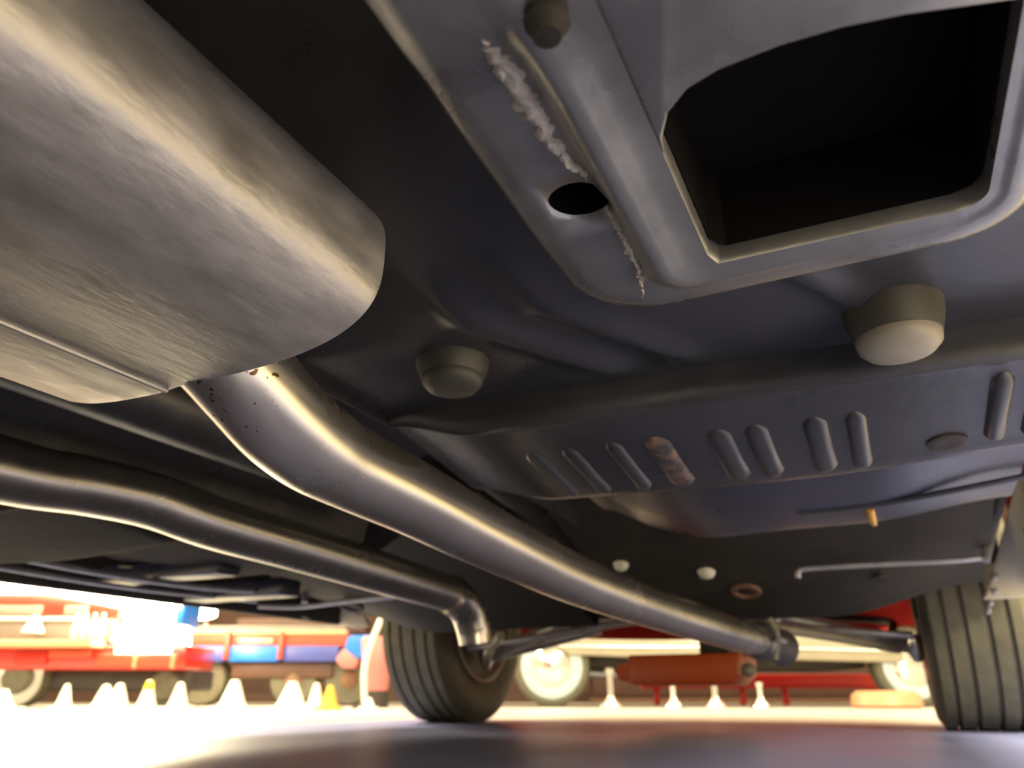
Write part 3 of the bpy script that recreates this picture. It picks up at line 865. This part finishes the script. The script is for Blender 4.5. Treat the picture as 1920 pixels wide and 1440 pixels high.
# red rail on the floor behind that car
rb = thing('guard_rail', 'long scarlet guard rail on low posts beneath the classic car', 'rail', lat_of(1525, 8.6, 0.2), 8.6)
def LR(u): return lat_of(u, 8.6, 0.2) - lat_of(1525, 8.6, 0.2)
box('rail_beam', (LR(1200), -0.06, Z(1291, 8.6)), (LR(1668), 0.06, Z(1264, 8.6)), 'scarlet', rb, 0.02)
for u in (1230, 1390, 1470, 1640):
    box('post', (LR(u) - 0.03, -0.03, 0), (LR(u) + 0.03, 0.03, Z(1285, 8.6)), 'scarlet', rb, 0.008)
sb = thing('storage_bench', 'low brown bench with a pale ledge against the far wall', 'bench', lat_of(1480, 10.6, 0.2), 10.6)
box('bench_body', (-2.6, -0.2, 0.06), (2.6, 0.3, 0.42), 'brown', sb, 0.02)
box('ledge', (-2.65, -0.26, 0.0), (2.65, 0.0, 0.06), 'rust', sb, 0.01)

# chrome foot posts near the floor on the right
def stool_base(u, fwd, label, m='chrome', hgt=0.24, r=0.085, group='chrome floor posts'):
    t = thing('floor_post', label, 'post', lat_of(u, fwd, 0.1), fwd, group)
    lathe('foot', [(r, 0), (r, 0.012), (r * 0.75, 0.035), (r * 0.4, 0.06), (r * 0.28, 0.08)], (0, 0, 0), (0, 0, 1), m, t, 24)
    lathe('stem', [(r * 0.27, 0.07), (r * 0.25, hgt), (r * 0.38, hgt + 0.012), (r * 0.38, hgt + 0.03), (0, hgt + 0.035)], (0, 0, 0), (0, 0, 1), m, t, 16)
    return t
stool_base(1145, 5.9, 'chrome floor post just right of the nearer whitewall tire')
stool_base(1262, 6.1, 'short chrome floor post under the left end of the orange oil pan', hgt=0.16, r=0.075)
stool_base(1340, 5.9, 'bright chrome floor post under the right end of the orange oil pan')
stool_base(1425, 6.2, 'chrome floor post below the left end of the scarlet rail', hgt=0.15, r=0.075)
tr = lathe('tray', [(0.22, 0.03), (0.25, 0.05), (0.24, 0.12), (0.20, 0.15), (0, 0.15)], (0, 0, 0), (0, 0, 1), 'peach', None, 28)
tr.location = camframe(lat_of(1660, 6.1, 0.08), 6.1); tag(tr, 'pale round tray on the floor left of the right-hand tire', 'tray')
tr.location.z = -0.03

# ------------------------------------------------------------------ background left: red wagon with glowing sign
FL = 6.0
wg = thing('display_wagon', 'red display wagon with grey side band and glowing white canopy', 'wagon', lat_of(150, FL, 0.3), FL)
def W(u, fwd=FL, o=150): return lat_of(u, fwd, 0.3) - lat_of(o, fwd, 0.3)
zf = lambda v: z_of(v, FL)
box('lower_body', (W(-260), 0.0, zf(1256)), (W(345), 0.6, zf(1209)), 'red', wg, 0.02)
box('step_rail', (W(-260), -0.20, zf(1216)), (W(188), 0.02, zf(1203)), 'peach', wg, 0.01)
box('grey_band', (W(-260), 0.02, zf(1205)), (W(196), 0.10, zf(1160)), 'grey', wg, 0.01)
box('white_strip', (W(-260), 0.0, zf(1163)), (W(135), 0.06, zf(1157)), 'white', wg, 0.005)
box('upper_band', (W(-260), 0.03, zf(1160)), (W(200), 0.60, zf(1112)), 'scarlet', wg, 0.01)
for (u0, u1) in ((-40, 52), (95, 140)):
    box('panel_inset', (W(u0), 0.015, zf(1153)), (W(u1), 0.04, zf(1135)), 'grey', wg, 0.004)
box('red_lamp', (W(28), -0.03, zf(1246)), (W(88), 0.03, zf(1224)), 'scarlet', wg, 0.012)['label'] = 'bright red tail lamp'
box('fender_step', (W(92), -0.05, zf(1234)), (W(170), 0.03, zf(1218)), 'coral', wg, 0.01)
# glowing canopy: long rounded slab coming towards the left
def canopy():
    V, F = [], []
    sts = []
    for u, v0, v1 in ((-240, 1040, 1090), (0, 1066, 1102), (120, 1084, 1124), (220, 1102, 1143), (290, 1112, 1147), (318, 1120, 1143), (326, 1127, 1139)):
        sts.append((W(u), zf(v1), zf(v0)))
    prof = [(0.0, 0.0), (-0.10, 0.08), (-0.15, 0.3), (-0.16, 0.6), (-0.10, 0.92), (0.0, 1.0), (0.7, 1.0), (0.7, 0.0)]
    n = len(prof)
    for x, z0, z1 in sts:
        for y, t in prof: V.append((x, y, z0 + (z1 - z0) * t))
    for j in range(len(sts) - 1):
        for k in range(n):
            F.append((j * n + k, j * n + (k + 1) % n, (j + 1) * n + (k + 1) % n, (j + 1) * n + k))
    F.append(tuple(range(n))); F.append(tuple((len(sts) - 1) * n + k for k in range(n)))
    return mesh_obj('canopy_light', V, F, 'lamp', wg)
canopy()['label'] = 'glowing white canopy light'
lathe('lit_drum', [(0.0, zf(1226)), (0.26, zf(1226)), (0.27, zf(1200)), (0.26, zf(1180)), (0.22, zf(1150)), (0.27, zf(1132)), (0, zf(1132))], (W(264), 0.15, 0), (0, 0, 1), 'lamp2', wg, 32)['label'] = 'glowing white drum below the canopy'
box('blue_end', (W(316), -0.03, zf(1172)), (W(332), 0.3, zf(1124)), 'blue', wg, 0.01)
box('shelf_front', (W(188), -0.08, zf(1250)), (W(340), 0.05, zf(1226)), 'coral', wg, 0.01)
for u in (262, 332):
    box('shelf_bracket', (W(u) - 0.012, -0.10, zf(1254)), (W(u) + 0.012, -0.05, zf(1228)), 'peach', wg, 0.004)
lathe('wheel', [(0.0, -0.10), (0.10, -0.10), (0.12, -0.06), (0.20, -0.06), (0.21, -0.02), (0.21, 0.06), (0, 0.08)], (W(30), 0.12, 0.21), (0, 1, 0), 'rubber', wg, 32)
lathe('wheel_trim', [(0.175, -0.068), (0.195, -0.075), (0.20, -0.06)], (W(30), 0.12, 0.21), (0, 1, 0), 'chrome', wg, 32)
lathe('wheel', [(0.0, -0.10), (0.10, -0.10), (0.12, -0.06), (0.20, -0.06), (0.21, -0.02), (0.21, 0.06), (0, 0.08)], (W(-240), 0.12, 0.21), (0, 1, 0), 'rubber', wg, 32)
box('chassis', (W(-260), 0.15, 0.12), (W(345), 0.65, zf(1254)), 'dark', wg, 0.02)
lathe('wheel', [(0.0, -0.10), (0.10, -0.10), (0.12, -0.06), (0.15, -0.06), (0.16, -0.02), (0.16, 0.06), (0, 0.08)], (W(300), 0.22, 0.16), (0, 1, 0), 'rubber', wg, 32)

# white pins standing on the step rail, and pieces hanging there
def pin(u, vt, vb, fwd, label, m='white', group=None, belly='white'):
    z0, z1 = z_of(vb, fwd), z_of(vt, fwd)
    hgt = z1 - z0; r = hgt * 0.115
    prof = [(r * 0.7, 0), (r * 0.95, 0.08), (r * 1.25, 0.3), (r * 1.05, 0.5), (r * 0.55, 0.68), (r * 0.5, 0.76), (r * 0.7, 0.88), (r * 0.45, 0.98), (0, 1.0)]
    t = thing('bottle', label, 'bottle', lat_of(u, fwd, (z0 + z1) / 2), fwd, group)
    t.location.z = z0
    lathe('bottle_body', [(a, b * hgt) for a, b in prof], (0, 0, 0), (0, 0, 1), m, t, 18)
    lathe('band', [(r * 1.2, hgt * 0.22), (r * 1.32, hgt * 0.26), (r * 1.30, hgt * 0.36), (r * 1.15, hgt * 0.42)], (0, 0, 0), (0, 0, 1), belly, t, 18)
    return t
for u, w in zip((142, 158, 174, 190), ('leftmost white bottle', 'second white bottle from the left', 'third white bottle from the left', 'rightmost white bottle')):
    pin(u, 1149, 1199, FL - 0.15, w + ' of four on the red wagon step rail', group='white bottles on the wagon')
bl = thing('bell_lamp', 'small white bell-shaped lamp on the grey band of the red wagon', 'lamp', lat_of(70, FL - 0.06, 0.6), FL - 0.09)
lathe('bell', [(0.075, zf(1188)), (0.07, zf(1182)), (0.045, zf(1172)), (0.03, zf(1160)), (0, zf(1156))], (0, 0, 0), (0, 0, 1), 'white', bl, 22)
box('bracket', (-0.015, -0.0, zf(1162)), (0.015, 0.08, zf(1156)), 'chrome', bl, 0.003)

# ------------------------------------------------------------------ red and blue trailer
FT = 7.2
tl = thing('trailer', 'low red and blue panelled trailer standing right of the wagon', 'trailer', lat_of(500, FT, 0.3), FT)
def T(u): return lat_of(u, FT, 0.3) - lat_of(500, FT, 0.3)
zt = lambda v: z_of(v, FT)
box('upper_rail', (T(335), 0.0, zt(1190)), (T(645), 0.08, zt(1181)), 'peach', tl, 0.01)
box('side_band', (T(330), 0.03, zt(1212)), (T(645), 0.7, zt(1186)), 'coral', tl, 0.01)
for (u0, u1, m) in ((322, 416, 'navy'), (424, 518, 'blue'), (526, 632, 'navy')):
    box('side_panel', (T(u0), 0.02, zt(1240)), (T(u1), 0.10, zt(1210)), m, tl, 0.008)
for u in (420, 522):
    box('stake', (T(u) - 0.02, -0.02, zt(1236)), (T(u) + 0.02, 0.06, zt(1183)), 'coral', tl, 0.006)
box('name_plate', (T(440), 0.0, zt(1207)), (T(505), 0.03, zt(1197)), 'cream', tl, 0.004)
box('flat_deck', (T(325), 0.05, zt(1186)), (T(640), 0.8, zt(1172)), 'grey', tl, 0.01)
box('headboard', (T(395), 0.5, zt(1180)), (T(660), 0.8, zt(1150)), 'brown', tl, 0.01)
prism('nose_upper', [(T(640), zt(1222)), (T(648), zt(1192)), (T(690), zt(1190)), (T(688), zt(1222)), (T(672), zt(1236))], 'y', 0.0, 0.5, 'blue', tl, 0.01)
prism('nose_lower', [(T(628), zt(1236)), (T(642), zt(1216)), (T(672), zt(1238)), (T(664), zt(1254)), (T(640), zt(1252))], 'y', -0.02, 0.5, 'pink', tl, 0.01)
box('chassis', (T(425), 0.1, zt(1272)), (T(620), 0.6, zt(1238)), 'brown', tl, 0.02)
for u in (372, 545, 650):
    w = lathe('wheel', [(0.0, -0.07), (0.07, -0.08), (0.09, -0.07), (0.20, -0.08), (0.22, -0.05), (0.22, 0.07), (0, 0.08)], (T(u), 0.2, 0.22), (0, 1, 0), 'rubber', tl, 32)
    lathe('hubcap', [(0.08, -0.08), (0.05, -0.10), (0, -0.105)], (T(u), 0.2, 0.22), (0, 1, 0), 'rust', w, 20)
for u, w in ((352, 'left'), (370, 'middle'), (388, 'right')):
    pin(u, 1145, 1176, FT + 0.30, w + ' one of three small red and white bottles on the trailer deck', m='white', group='bottles on the trailer', belly='darkred')

# white cones in front of wagon and trailer
def cone(u, vt, fwd, label, m='cone', w=0.11, cap=None):
    hgt = z_of(vt, fwd)
    t = thing('floor_cone', label, 'cone', lat_of(u, fwd, hgt / 2), fwd, 'small floor cones')
    box('base', (-w, -w, 0), (w, w, 0.018), m, t, 0.006)
    lathe('cone_body', [(w * 0.82, 0.015), (w * 0.62, hgt * 0.3), (w * 0.36, hgt * 0.75), (w * 0.22, hgt * 0.97), (0, hgt)], (0, 0, 0), (0, 0, 1), m, t, 24)
    if cap: lathe('cap', [(w * 0.42, hgt * 0.7), (w * 0.27, hgt * 0.98), (0, hgt * 1.04)], (0, 0, 0), (0, 0, 1), cap, t, 20)
    return t
FC = 5.35
cone(4, 1292, FC, 'white floor cone at the left edge, left of the wagon wheel')
cone(122, 1282, FC, 'tall thin white floor cone just right of the wagon wheel', w=0.07)
cone(196, 1283, FC, 'wide white floor cone, left one of the pair below the wagon shelf', w=0.10)
cone(222, 1281, FC, 'wide white floor cone, right one of the pair below the wagon shelf', w=0.10)
cone(277, 1277, FC, 'white floor cone with a yellow tip below the glowing drum', w=0.085, cap='yellow')
cone(336, 1279, FC, 'white floor cone between the wagon and the trailer', w=0.09)
cone(438, 1274, FC, 'large white floor cone below the bright blue trailer panel', w=0.12)
cone(547, 1277, FC, 'wide white floor cone below the right trailer panel', w=0.13)
cone(592, 1280, FC, 'narrow white floor cone beside the amber one', w=0.075)
cone(618, 1284, FC, 'amber floor cone below the trailer nose', m='amber', w=0.08)
cone(692, 1308, FC, 'very small white floor cone at the foot of the white post', w=0.06)
ps = thing('barrier_post', 'slim white leaning barrier post beside the left tire', 'post', lat_of(684, 5.8, 0.3), 5.8)
tube('post_pole', [(0.02, 0, 0.02), (0.0, 0, 0.25), (0.03, 0, 0.42), (0.10, 0, 0.62)], 0.022, 'white', ps, seg=12)
lathe('post_foot', [(0.09, 0), (0.09, 0.012), (0.03, 0.03)], (0.02, 0, 0), (0, 0, 1), 'dark', ps, 20)
pk = thing('waste_bin', 'pink bin on a dark base just left of the left tire', 'bin', lat_of(706, 6.3, 0.3), 6.3)
lathe('bin_body', [(0.10, 0.12), (0.13, 0.5), (0.12, 0.52), (0, 0.52)], (0, 0, 0), (0, 0, 1), 'pink', pk, 24)
lathe('bin_base', [(0.11, 0), (0.11, 0.12), (0, 0.125)], (0, 0, 0), (0, 0, 1), 'dark', pk, 24)
